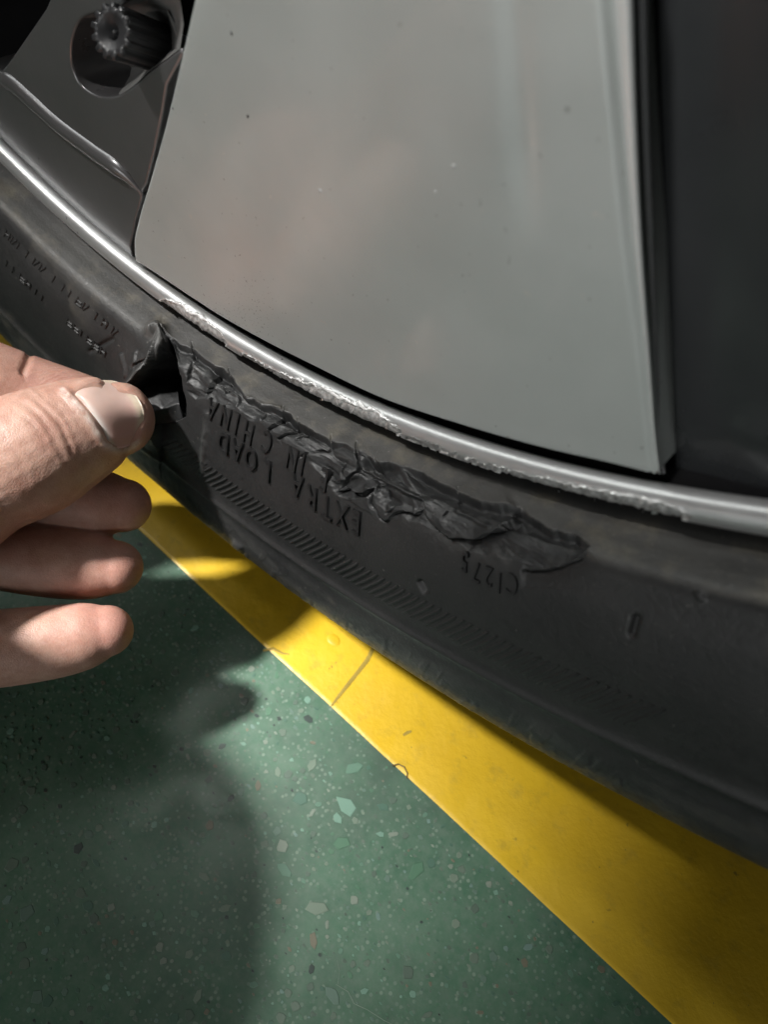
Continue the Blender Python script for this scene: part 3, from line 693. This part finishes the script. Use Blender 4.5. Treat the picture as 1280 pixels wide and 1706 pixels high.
bnd = np.vstack([left[::-1], bot[1:], right[1:]])
flat = Sf.reshape(-1, 3)[:, [0, 2]]
de, _, _ = seg_dist(flat, bnd[::2][:, [0, 2]]); de = de.reshape(nu, nv)
hgt = -.0007 * (1 - np.sqrt(np.clip(1 - (1 - np.clip(de / .0008, 0, 1)) ** 2, 0, 1)))
fold = 868 + .055 * Y
hgt += -.0004 * (1 / (1 + np.exp(-(X - fold) / 26)) - .5) * (1 - sm(180, 470, Y)) - .0005 * np.exp(-((X - fold) / 24) ** 2) * (1 - sm(230, 420, Y))
fl = (X - (345 - .42 * Y)); hgt += -.0010 * sm(30, -120, fl) * sm(420, 250, Y)
hgt += .0022 * (1 - ((X - 650) / 620) ** 2) * sm(900, 100, Y) * .8
Sf[..., 1] -= hgt
back = Sf.copy(); back[..., 1] = .0095
rim = np.r_[np.arange(nv)[::-1], np.arange(1, nu) * nv, (nu - 1) * nv + np.arange(1, nv)]
F2 = np.stack([rim[:-1], rim[1:], rim[1:] + nu * nv, rim[:-1] + nu * nv], 1)
spoke = mesh_np('spoke_cover', np.vstack([Sf.reshape(-1, 3), back.reshape(-1, 3)]), np.vstack([grid_faces(nu, nv), F2]), M_PANEL, wheel, attrs=dict(specks=np.r_[(np.exp(-((X - 420) / 120) ** 2 - ((Y - 520) / 70) ** 2)).ravel(), np.zeros(nu * nv)]))

for (cx, cy, rr, mt_) in ((545, 310, .0006, M_BEVEL), (428, 188, .00032, M_VALVE), (400, 48, .0003, M_VALVE), (770, 268, .00035, M_BEVEL), (738, 310, .0003, M_BEVEL), (300, 175, .00025, M_VALVE)):
    q_ = Sf[np.unravel_index(np.argmin((X - cx) ** 2 + (Y - cy) ** 2), X.shape)]
    bm = bmesh.new(); n_ = 9
    vs = [bm.verts.new(q_ + np.array([math.cos(i * 6.283 / n_), 0, math.sin(i * 6.283 / n_)]) * rr * random.uniform(.6, 1.2)) for i in range(n_)]
    ct = bm.verts.new(q_ + np.array([0, -.00012, 0]))
    for i in range(n_): bm.faces.new((vs[i], vs[(i + 1) % n_], ct))
    bm_obj('paint_chip', bm, mt_, spoke)

def loft(name, strips, mat, parent, n=60):        # strips: list of (pixel polyline, depth)
    G_ = np.stack([plane_curve(p, n, d) if not callable(d) else None for p, d in strips], 0)
    return mesh_np(name, G_.reshape(-1, 3), grid_faces(len(strips), n), mat, parent, smooth=True)
E0 = [(1098, 789), (1093, 760), (1076, 600), (1053, 400), (1035, 200), (1018, 0), (987, -340)]
E1 = [(1101, 789), (1097, 760), (1084, 600), (1070, 400), (1061, 200), (1055, 0), (1045, -340)]
loft('spoke_bevel', [(E0, -.0030), (E0, -.0022), ([(x * .7 + X_ * .3, y) for (x, y), (X_, Y_) in zip(E0, E1)], -.0012), ([(x * .35 + X_ * .65, y) for (x, y), (X_, Y_) in zip(E0, E1)], -.0006), ([(x * .1 + X_ * .9, y) for (x, y), (X_, Y_) in zip(E0, E1)], -.0008), (E1, -.0024), ([(x + 3, y) for x, y in E1], -.012)], M_BEVEL, wheel)
R0 = [(1104, 789), (1100, 760), (1090, 600), (1079, 400), (1070, 200), (1064, 0), (1056, -340)]
R1 = [(1110, 788), (1106, 760), (1098, 600), (1089, 400), (1082, 200), (1077, 0), (1071, -340)]
loft('spoke_side_ridge', [(R0, -.0110), (R0, -.0044), ([(x * .6 + X_ * .4, y) for (x, y), (X_, Y_) in zip(R0, R1)], -.0034), (R1, -.0044), ([(x + 3, y) for x, y in R1], -.010), ([(x + 4, y) for x, y in R1], -.016)], M_RIDGE, wheel)
# recessed dark pocket right of the spoke
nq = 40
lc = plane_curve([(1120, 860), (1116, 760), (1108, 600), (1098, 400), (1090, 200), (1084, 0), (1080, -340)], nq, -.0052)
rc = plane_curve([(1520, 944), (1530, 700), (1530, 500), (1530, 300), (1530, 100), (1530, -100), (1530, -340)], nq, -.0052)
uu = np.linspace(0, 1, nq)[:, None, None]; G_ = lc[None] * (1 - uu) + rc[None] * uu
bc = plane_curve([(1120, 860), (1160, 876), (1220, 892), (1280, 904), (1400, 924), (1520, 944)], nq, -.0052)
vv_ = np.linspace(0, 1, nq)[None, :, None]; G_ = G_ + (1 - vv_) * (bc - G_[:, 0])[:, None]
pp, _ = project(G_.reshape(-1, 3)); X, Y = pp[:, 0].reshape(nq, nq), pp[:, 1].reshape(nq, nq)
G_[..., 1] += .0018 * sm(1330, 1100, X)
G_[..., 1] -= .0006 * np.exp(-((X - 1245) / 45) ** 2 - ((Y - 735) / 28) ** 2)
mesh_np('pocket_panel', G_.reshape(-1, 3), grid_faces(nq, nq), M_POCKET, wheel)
# ---- dark insert panel with valve recess
def slab(name, pix, depth_of, mat, parent, back=.012, bev=.0006):
    P = [on_disc(x, y, depth_of(x, y)) for x, y in pix]
    bm = bmesh.new(); vs = [bm.verts.new(p) for p in P]
    tri = tessellate_polygon([[Vector((p[0], p[2], 0)) for p in P]])
    fs = []
    for t in tri:
        try: fs.append(bm.faces.new([vs[i] for i in t]))
        except ValueError: pass
    bmesh.ops.dissolve_limit(bm, angle_limit=.01, verts=bm.verts, edges=bm.edges)
    be = [e for e in bm.edges if len(e.link_faces) == 1]
    ex = bmesh.ops.extrude_edge_only(bm, edges=be)
    for v_ in ex['geom']:
        if isinstance(v_, bmesh.types.BMVert): v_.co.y += back
    bmesh.ops.recalc_face_normals(bm, faces=bm.faces)
    te = [e for e in bm.edges if len(e.link_faces) == 2 and e.calc_face_angle(0) > .6 and min(v_.co.y for v_ in e.verts) < .012]
    te = [e for e in te if abs(e.verts[0].co.y - e.verts[1].co.y) < back * .6]
    bmesh.ops.bevel(bm, geom=te, offset=bev, segments=3, profile=.5, affect='EDGES')
    o_ = bm_obj(name, bm, mat, parent, True)
    md = o_.modifiers.new('wn', 'WEIGHTED_NORMAL'); return o_
DISH = [tuple(p) for p in spline([(203, 8), (190, 15), (150, 24), (133, 33), (122, 56), (117, 90), (122, 120), (137, 146), (162, 160), (192, 160), (222, 143), (250, 118), (275, 100), (300, 81)], 64)]
UPPER = [(305, 92), (290, 118), (277, 142), (270, 188), (257, 250), (243, 306), (236, 322), (215, 290), (160, 250), (100, 206), (55, 165), (22, 136), (8, 132), (2, 118), (20, 95), (75, 15), (95, -30), (110, -60), (225, -60), (208, -6)] + DISH
slab('insert_panel', UPPER, lambda x, y: -.0034 - .0012 * max(0, (140 - y) / 200), M_DARKP, wheel, .012, .0005)
LOWER = [(236, 328), (225, 365), (216, 412), (224, 442), (186, 414), (128, 364), (80, 316), (20, 254), (-60, 176), (-40, 110), (0, 122), (8, 137), (22, 141), (55, 170), (100, 211), (160, 255), (214, 294)]
def low_d(x, y):
    d, _, _ = seg_dist(np.array([[x, y]], float), [(0, 118), (22, 136), (100, 206), (215, 290), (240, 330)]); return -.0036 + .0010 * min(1, d[0] / 120)
slab('insert_skirt', LOWER, low_d, M_DARKP, wheel, .010, .0004)
def tube(name, P, R, mat, parent, n=16):
    P = np.array(P, float); V = []
    T = np.gradient(P, axis=0); T /= np.linalg.norm(T, axis=1)[:, None]
    a = np.cross(T, [0, 1, 0]); a /= np.linalg.norm(a, axis=1)[:, None]; b = np.cross(T, a)
    th = np.linspace(0, 2 * np.pi, n, endpoint=False)
    R = np.broadcast_to(R, (len(P),))
    V = (P[:, None] + R[:, None, None] * (np.cos(th)[None, :, None] * a[:, None] + np.sin(th)[None, :, None] * b[:, None])).reshape(-1, 3)
    return mesh_np(name, V, grid_faces(len(P), n, True), mat, parent)
tube('insert_ridge', spline([on_disc(x, y, -.0040) for x, y in [(-10, 108), (2, 124), (24, 138), (58, 168), (100, 206), (160, 251), (212, 291), (238, 324)]], 40), np.r_[np.linspace(.0006, .0021, 5), np.full(29, .0021), np.linspace(.0019, .0003, 6)], M_DARKP, wheel)
# bowl round the valve
OUT = DISH + [(306, 40), (300, 0), (250, -14)]
rings = []
for kf, dd in ((0, -.0042), (.04, -.0056), (.14, -.0095), (.3, -.0135), (.5, -.0160), (.75, -.0172), (.99, -.0175)):
    rings.append([on_disc(x * (1 - kf) + 205 * kf, y * (1 - kf) + 85 * kf, dd) for x, y in OUT])
mesh_np('valve_recess', np.array(rings).reshape(-1, 3), grid_faces(len(rings), len(OUT), True), M_BOWL, wheel)
bm = bmesh.new(); vs = [bm.verts.new(on_disc(x, y, -.0150)) for x, y in [(206, 122), (216, 116), (228, 117), (234, 126), (226, 138), (214, 141), (205, 134)]]
bm.faces.new(vs); bm_obj('hole_shade', bm, M_BLACK, wheel)  # flat black patch: the darkness inside a small hole
bm = bmesh.new()
vs = [bm.verts.new(on_disc(x, y, d)) for x, y, d in [(225, 22, -.010), (278, 16, -.010), (292, 40, -.009), (302, 84, -.0065), (296, 84, -.012), (282, 50, -.014)]]
bm.faces.new(vs); bm_obj('recess_wall', bm, M_BOWL, wheel)
# valve stem and ribbed cap
c0 = on_disc(184, 52, .0005); c1 = on_disc(300, 92, -.0150); ax = (c0 - c1) / np.linalg.norm(c0 - c1)
valve = bpy.data.objects.new('valve_stem', None); 
a_ = np.cross(ax, [0, 0, 1]); a_ /= np.linalg.norm(a_); b_ = np.cross(ax, a_)
def ringp(c, rad, n, teeth=0.0):
    th = np.linspace(0, 2 * np.pi, n, endpoint=False); rr = rad * (1 + teeth * np.clip(np.cos(th * 13) * 2.2, -1, 1))
    return c + (np.cos(th) * rr)[:, None] * a_ + (np.sin(th) * rr)[:, None] * b_
n = 208
secs = [ringp(c1, .0034, n), ringp(c1 + ax * .004, .0038, n), ringp(c0 - ax * .0125, .0038, n), ringp(c0 - ax * .012, .0040, n, .02), ringp(c0 - ax * .0006, .0040, n, .07), ringp(c0, .0039, n, .10), ringp(c0, .0026, n), ringp(c0 - ax * .0004, .0024, n), ringp(c0 - ax * .0004, .0014, n), ringp(c0 - ax * .0035, .0012, n), ringp(c0 - ax * .0036, .0001, n)]
stem = mesh_np('valve_stem', np.vstack(secs[:3]), grid_faces(3, n, True), M_VALVE, wheel)
cap = mesh_np('valve_cap', np.vstack(secs[2:]), grid_faces(len(secs) - 2, n, True), M_VALVE, stem)
bpy.data.objects.remove(valve)
tube('cap_pin', [c0 - ax * .0036, c0 - ax * .0022, c0 - ax * .0008, c0 - ax * .0007], [.0005, .0005, .0004, .00005], M_VALVE, stem)

# the same spoke, ridge, pocket and insert panels repeat round the wheel
for k_ in range(1, 6):
    rot = Matrix.Translation((0, 0, RO)) @ Matrix.Rotation(k_ * math.pi / 3, 4, 'Y') @ Matrix.Translation((0, 0, -RO))
    for o_ in [c for c in bpy.data.objects if c.parent is wheel and c.name in ('spoke_cover', 'spoke_bevel', 'spoke_side_ridge', 'pocket_panel', 'insert_panel', 'insert_skirt', 'insert_ridge', 'valve_recess')]:
        c = o_.copy(); link(c, wheel); c.matrix_basis = rot

# ------------------------------------------------------------------ hand
def chain(bm, pts, n=28, rings=44):
    """pts: (px, py, depth, radius in px, flatten)"""
    C_ = np.array([np.r_[pt(a, b, t * HS), r * t * HS / CF] for a, b, t, r in pts])
    Cs = spline(C_, rings); P, R = Cs[:, :3], Cs[:, 3]
    T = np.gradient(P, axis=0); T /= np.linalg.norm(T, axis=1)[:, None]
    a = np.cross(T, FW); a /= np.linalg.norm(a, axis=1)[:, None]; b = np.cross(T, a)
    # round cap at both ends
    def cap_(i, sgn):
        return [(P[i] + sgn * T[i] * R[i] * math.sin(q), R[i] * math.cos(q), a[i], b[i]) for q in np.linspace(.15, 1.45, 8)]
    secs = [(p, r, x, y) for p, r, x, y in cap_(0, -1)[::-1]] + [(P[i], R[i], a[i], b[i]) for i in range(rings)] + cap_(-1, 1)
    th = np.linspace(0, 2 * np.pi, n, endpoint=False)
    rows = [[bm.verts.new(p + x * r * math.cos(q) + y * r * math.sin(q)) for q in th] for p, r, x, y in secs]
    for r0, r1 in zip(rows[:-1], rows[1:]):
        for i in range(n): bm.faces.new((r0[i], r0[(i + 1) % n], r1[(i + 1) % n], r1[i]))
    bm.faces.new(rows[0][::-1]); bm.faces.new(rows[-1])
Z, HS = .025, .765
bm = bmesh.new()
chain(bm, [(-520, 1040, .166 + Z, 170), (-330, 972, .168 + Z, 152), (-160, 880, .179 + Z, 122), (-22, 786, .189 + Z, 107), (50, 757, .191 + Z, 105), (110, 728, .195 + Z, 93), (155, 709, .1975 + Z, 82), (180, 702, .199 + Z, 74), (194, 699, .200 + Z, 62)])
chain(bm, [(-480, 760, .205 + Z, 120), (-260, 640, .200 + Z, 95), (-110, 618, .208 + Z, 80), (0, 645, .214 + Z, 70), (40, 656, .2165 + Z, 66), (100, 674, .219 + Z, 63), (160, 690, .2205 + Z, 56), (200, 700, .2205 + Z, 44)])
chain(bm, [(-520, 880, .205 + Z, 120), (-300, 815, .196 + Z, 82), (-130, 800, .200 + Z, 72), (-20, 812, .207 + Z, 60), (60, 822, .2105 + Z, 57), (130, 832, .2125 + Z, 57), (178, 839, .2135 + Z, 54), (206, 842, .214 + Z, 45)])
chain(bm, [(-520, 990, .203 + Z, 120), (-320, 915, .192 + Z, 80), (-140, 915, .198 + Z, 72), (-10, 926, .2045 + Z, 57), (60, 936, .2070 + Z, 57), (120, 942, .2085 + Z, 57), (165, 944, .2100 + Z, 53), (192, 945, .2105 + Z, 45)])
chain(bm, [(-520, 1090, .200 + Z, 110), (-330, 1040, .190 + Z, 78), (-160, 1065, .193 + Z, 72), (-30, 1081, .196 + Z, 66), (60, 1073, .198 + Z, 63), (115, 1065, .1995 + Z, 59), (155, 1056, .2005 + Z, 53), (178, 1051, .201 + Z, 43)])
chain(bm, [(-430, 950, .1855 + Z, 185), (-560, 960, .1645 + Z, 225), (-720, 990, .1345 + Z, 280), (-1000, 1050, .099 + Z, 390), (-1700, 1270, .069 + Z, 590)])
bmesh.ops.recalc_face_normals(bm, faces=bm.faces)
me = bpy.data.meshes.new('hand'); bm.to_mesh(me); bm.free()
tmp = link(bpy.data.objects.new('hand_cage', me))
rm = tmp.modifiers.new('r', 'REMESH'); rm.mode = 'VOXEL'; rm.voxel_size = .00052
smo = tmp.modifiers.new('s', 'SMOOTH'); smo.factor = .5; smo.iterations = 9
me2 = bpy.data.meshes.new_from_object(tmp.evaluated_get(bpy.context.evaluated_depsgraph_get()))
bpy.data.objects.remove(tmp)
nvv = len(me2.vertices); co = np.empty(nvv * 3, np.float32); me2.vertices.foreach_get('co', co); co = co.reshape(-1, 3).astype(float)
no = np.empty(nvv * 3, np.float32); me2.vertices.foreach_get('normal', no); no = no.reshape(-1, 3).astype(float)
pxh, zh = project(co); zh = zh / HS
facing = (no @ FW) < .25
on_thumb = facing & (zh < .2055 + Z)
NAIL = [(118, 655), (134, 671), (150, 692), (164, 714), (176, 734), (186, 742), (199, 746), (214, 742), (229, 734), (235, 718), (239, 697), (237, 676), (226, 656), (205, 640), (176, 633), (150, 637)]
disp = np.zeros(nvv); crease = np.zeros(nvv); dry = np.zeros(nvv)
it = np.where(on_thumb & (pxh[:, 0] > -80) & (pxh[:, 0] < 270) & (pxh[:, 1] > 600) & (pxh[:, 1] < 920))[0]
qt = pxh[it]; inn = inside(qt, NAIL); dn, un, _ = seg_dist(qt, NAIL + NAIL[:1])
disp[it] += np.where(inn, -.0006 * sm(0, 6, dn), .00022 * np.exp(-((dn - 6) / 5) ** 2))
dc, uc, sc_ = seg_dist(qt, [(104, 652), (118, 664), (134, 682), (150, 704), (164, 726), (178, 743)])
disp[it] += np.where(~inn, .0004 * np.exp(-((dc - 4) / 4) ** 2), 0)
dry[it] = np.maximum(dry[it], np.where(~inn, .9 * np.exp(-(dc / 4.5) ** 2), 0))
d2_, _, _ = seg_dist(qt, [(180, 744), (200, 752), (218, 746), (230, 738)]); dry[it] = np.maximum(dry[it], np.where(~inn, .75 * np.exp(-(d2_ / 6) ** 2), 0))
# knuckle wrinkles on the thumb
WR = [([(20, 668), (45, 676), (66, 694), (82, 716), (92, 740), (104, 762)], .00055, 4.0), ([(46, 656), (62, 668), (84, 690), (104, 712), (112, 734), (118, 752)], .0006, 3.6), ([(84, 660), (98, 676), (112, 700), (120, 722)], .0003, 3.0),
      ([(30, 690), (52, 704), (70, 728), (78, 752)], .0003, 3.5), ([(-30, 690), (0, 720), (30, 760), (46, 800)], .00022, 7), ([(96, 700), (108, 726), (118, 744), (120, 760)], .0004, 2.6), ([(60, 650), (74, 664), (96, 682)], .0003, 3), ([(100, 752), (112, 772), (126, 784)], .0002, 4)]
for pl, a_w, w_ in WR:
    d, u_, s_ = seg_dist(qt + (fbm(qt[:, 0] / 12, qt[:, 1] / 12, 2)[:, None] - .5) * 5, pl); g_ = np.exp(-(d / w_) ** 2) * np.sin(np.pi * np.clip(u_, .03, .97)) ** .6
    a_w *= .36; disp[it] -= a_w * g_; crease[it] = np.maximum(crease[it], g_ * min(1, a_w / .0005) * .9)
    disp[it] += a_w * .35 * np.exp(-((d - w_ * 2.2) / w_) ** 2)
disp[it] += np.where(~inn, .00005 * (fbm(qt[:, 0] / 7, qt[:, 1] / 7, 3) - .5) * 2, 0) * sm(240, 160, qt[:, 0])
# joint folds on the fingers behind
io = np.where(facing & ~on_thumb & (pxh[:, 0] > -150))[0]; qo = pxh[io]
for pl, a_w, w_ in (([(50, 586), (44, 604), (34, 626), (26, 650)], .0007, 6), ([(20, 880), (17, 905), (16, 935), (20, 975)], .0012, 7), ([(-40, 1015), (-36, 1050), (-40, 1140)], .0009, 8), ([(60, 858), (40, 850), (25, 840)], .0004, 6)):
    d, u_, s_ = seg_dist(qo, pl); g_ = np.exp(-(d / w_) ** 2); disp[io] -= a_w * g_; crease[io] = np.maximum(crease[io], .6 * g_)
co2 = co + no * disp[:, None]
red = np.zeros(nvv)
for cx, cy, zc, rad in ((215, 838, .2135, 75), (200, 946, .211, 80), (190, 1050, .2025, 75), (100, 640, .219, 60), (130, 1000, .209, 60), (60, 650, .216, 60), (225, 735, .200, 40)):
    red = np.maximum(red, np.exp(-((pxh[:, 0] - cx) ** 2 + (pxh[:, 1] - cy) ** 2) / rad ** 2) * np.exp(-((zh - zc - Z) / .02) ** 2))
red = np.maximum(red, .75 * sm(.2055 + Z, .2085 + Z, zh) * (pxh[:, 0] > -400))
me2.vertices.foreach_set('co', co2.astype(np.float32).ravel()); me2.update()
me2.polygons.foreach_set('use_smooth', np.ones(len(me2.polygons), bool))
pad = sm(.2055, .2085, zh - Z) * (pxh[:, 0] > -120)
for nm, a in (('red', red), ('crease', crease), ('dry', dry), ('pad', pad)):
    at = me2.attributes.new(nm, 'FLOAT', 'POINT'); at.data.foreach_set('value', a.astype(np.float32))
me2.materials.clear(); me2.materials.append(M_SKIN); me2.name = 'hand'
hand = link(bpy.data.objects.new('hand', me2))
tag(hand, 'left hand pinching the torn rubber flap between thumb and index finger', 'hand')

# thumbnail: plate following the thumb's back
def nail_plate():
    A_ = spline([(114, 653), (130, 669), (146, 690), (160, 712), (172, 733), (182, 742)], 30)        # root
    B_ = spline([(166, 633), (192, 635), (214, 646), (230, 664), (239, 686), (238, 708), (229, 735)], 30)  # free edge
    Tp = spline([(114, 653), (140, 639), (166, 633)], 26); Bt = spline([(182, 742), (198, 747), (214, 743), (229, 735)], 26)
    u = np.linspace(0, 1, 30)[:, None, None]; v = np.linspace(0, 1, 26)[None, :, None]
    Gp = (1 - v) * A_[:, None] + v * B_[:, None] + (1 - u) * Tp[None] + u * Bt[None] - ((1 - u) * (1 - v) * A_[0] + u * (1 - v) * A_[-1] + (1 - u) * v * B_[0] + u * v * B_[-1])
    q = Gp.reshape(-1, 2)
    sel = on_thumb & inside(pxh, NAIL) ; qs = pxh[sel]; zs = zh[sel]
    def basis(p):
        x = (p[:, 0] - 180) / 60; y = (p[:, 1] - 690) / 60
        return np.stack([np.ones_like(x), x, y, x * x, x * y, y * y, x ** 3, y ** 3, x * x * y, x * y * y], 1)
    cf, *_ = np.linalg.lstsq(basis(qs), zs, rcond=None)
    z = basis(q) @ cf - .00012
    eu = np.broadcast_to(np.linspace(0, 1, 30)[:, None], (30, 26)).ravel(); ev = np.broadcast_to(np.linspace(0, 1, 26)[None], (30, 26)).ravel()
    z = z + .0013 * (1 - sm(0, .16, np.minimum(np.minimum(eu, 1 - eu), ev * 1.2))) + .0004 * sm(.93, 1, ev)   # sides and root sink into the skin fold
    P = np.array([pt(a, b, t * HS) for (a, b), t in zip(q, z)])
    du, dv_ = np.gradient(P.reshape(30, 26, 3), axis=0), np.gradient(P.reshape(30, 26, 3), axis=1)
    n_ = np.cross(du, dv_); n_ /= np.linalg.norm(n_, axis=-1, keepdims=True) + 1e-12
    if (n_.mean((0, 1)) @ FW) > 0: n_ = -n_
    n_ = n_.reshape(-1, 3); Bk = P - n_ * .0006
    nu_, nv_ = 30, 26; n0 = nu_ * nv_
    rim = np.r_[np.arange(nv_), np.arange(1, nu_) * nv_ + nv_ - 1, (nu_ - 1) * nv_ + np.arange(nv_ - 2, -1, -1), np.arange(nu_ - 2, 0, -1) * nv_]
    F1 = grid_faces(nu_, nv_); F2 = np.stack([rim, np.roll(rim, -1), np.roll(rim, -1) + n0, rim + n0], 1)
    uu = np.broadcast_to(np.linspace(0, 1, 30)[:, None], (30, 26)).ravel(); vv = np.broadcast_to(np.linspace(0, 1, 26)[None], (30, 26)).ravel()
    lun = (1 - sm(.14, .30, vv + .10 * (1 - uu))) * sm(.12, .35, uu) * .8; tip = sm(.82, .93, vv) * .6
    rose = np.exp(-((uu - .85) / .28) ** 2) * sm(.1, .4, vv) * (1 - sm(.75, .9, vv)) * .8
    return mesh_np('thumbnail', np.vstack([P, Bk]), np.vstack([F1, F1[:, ::-1] + n0, F2]), M_NAIL, hand, attrs=dict(lunula=np.r_[lun, lun], tip=np.r_[tip, tip], rose=np.r_[rose, rose]))
nail_plate()
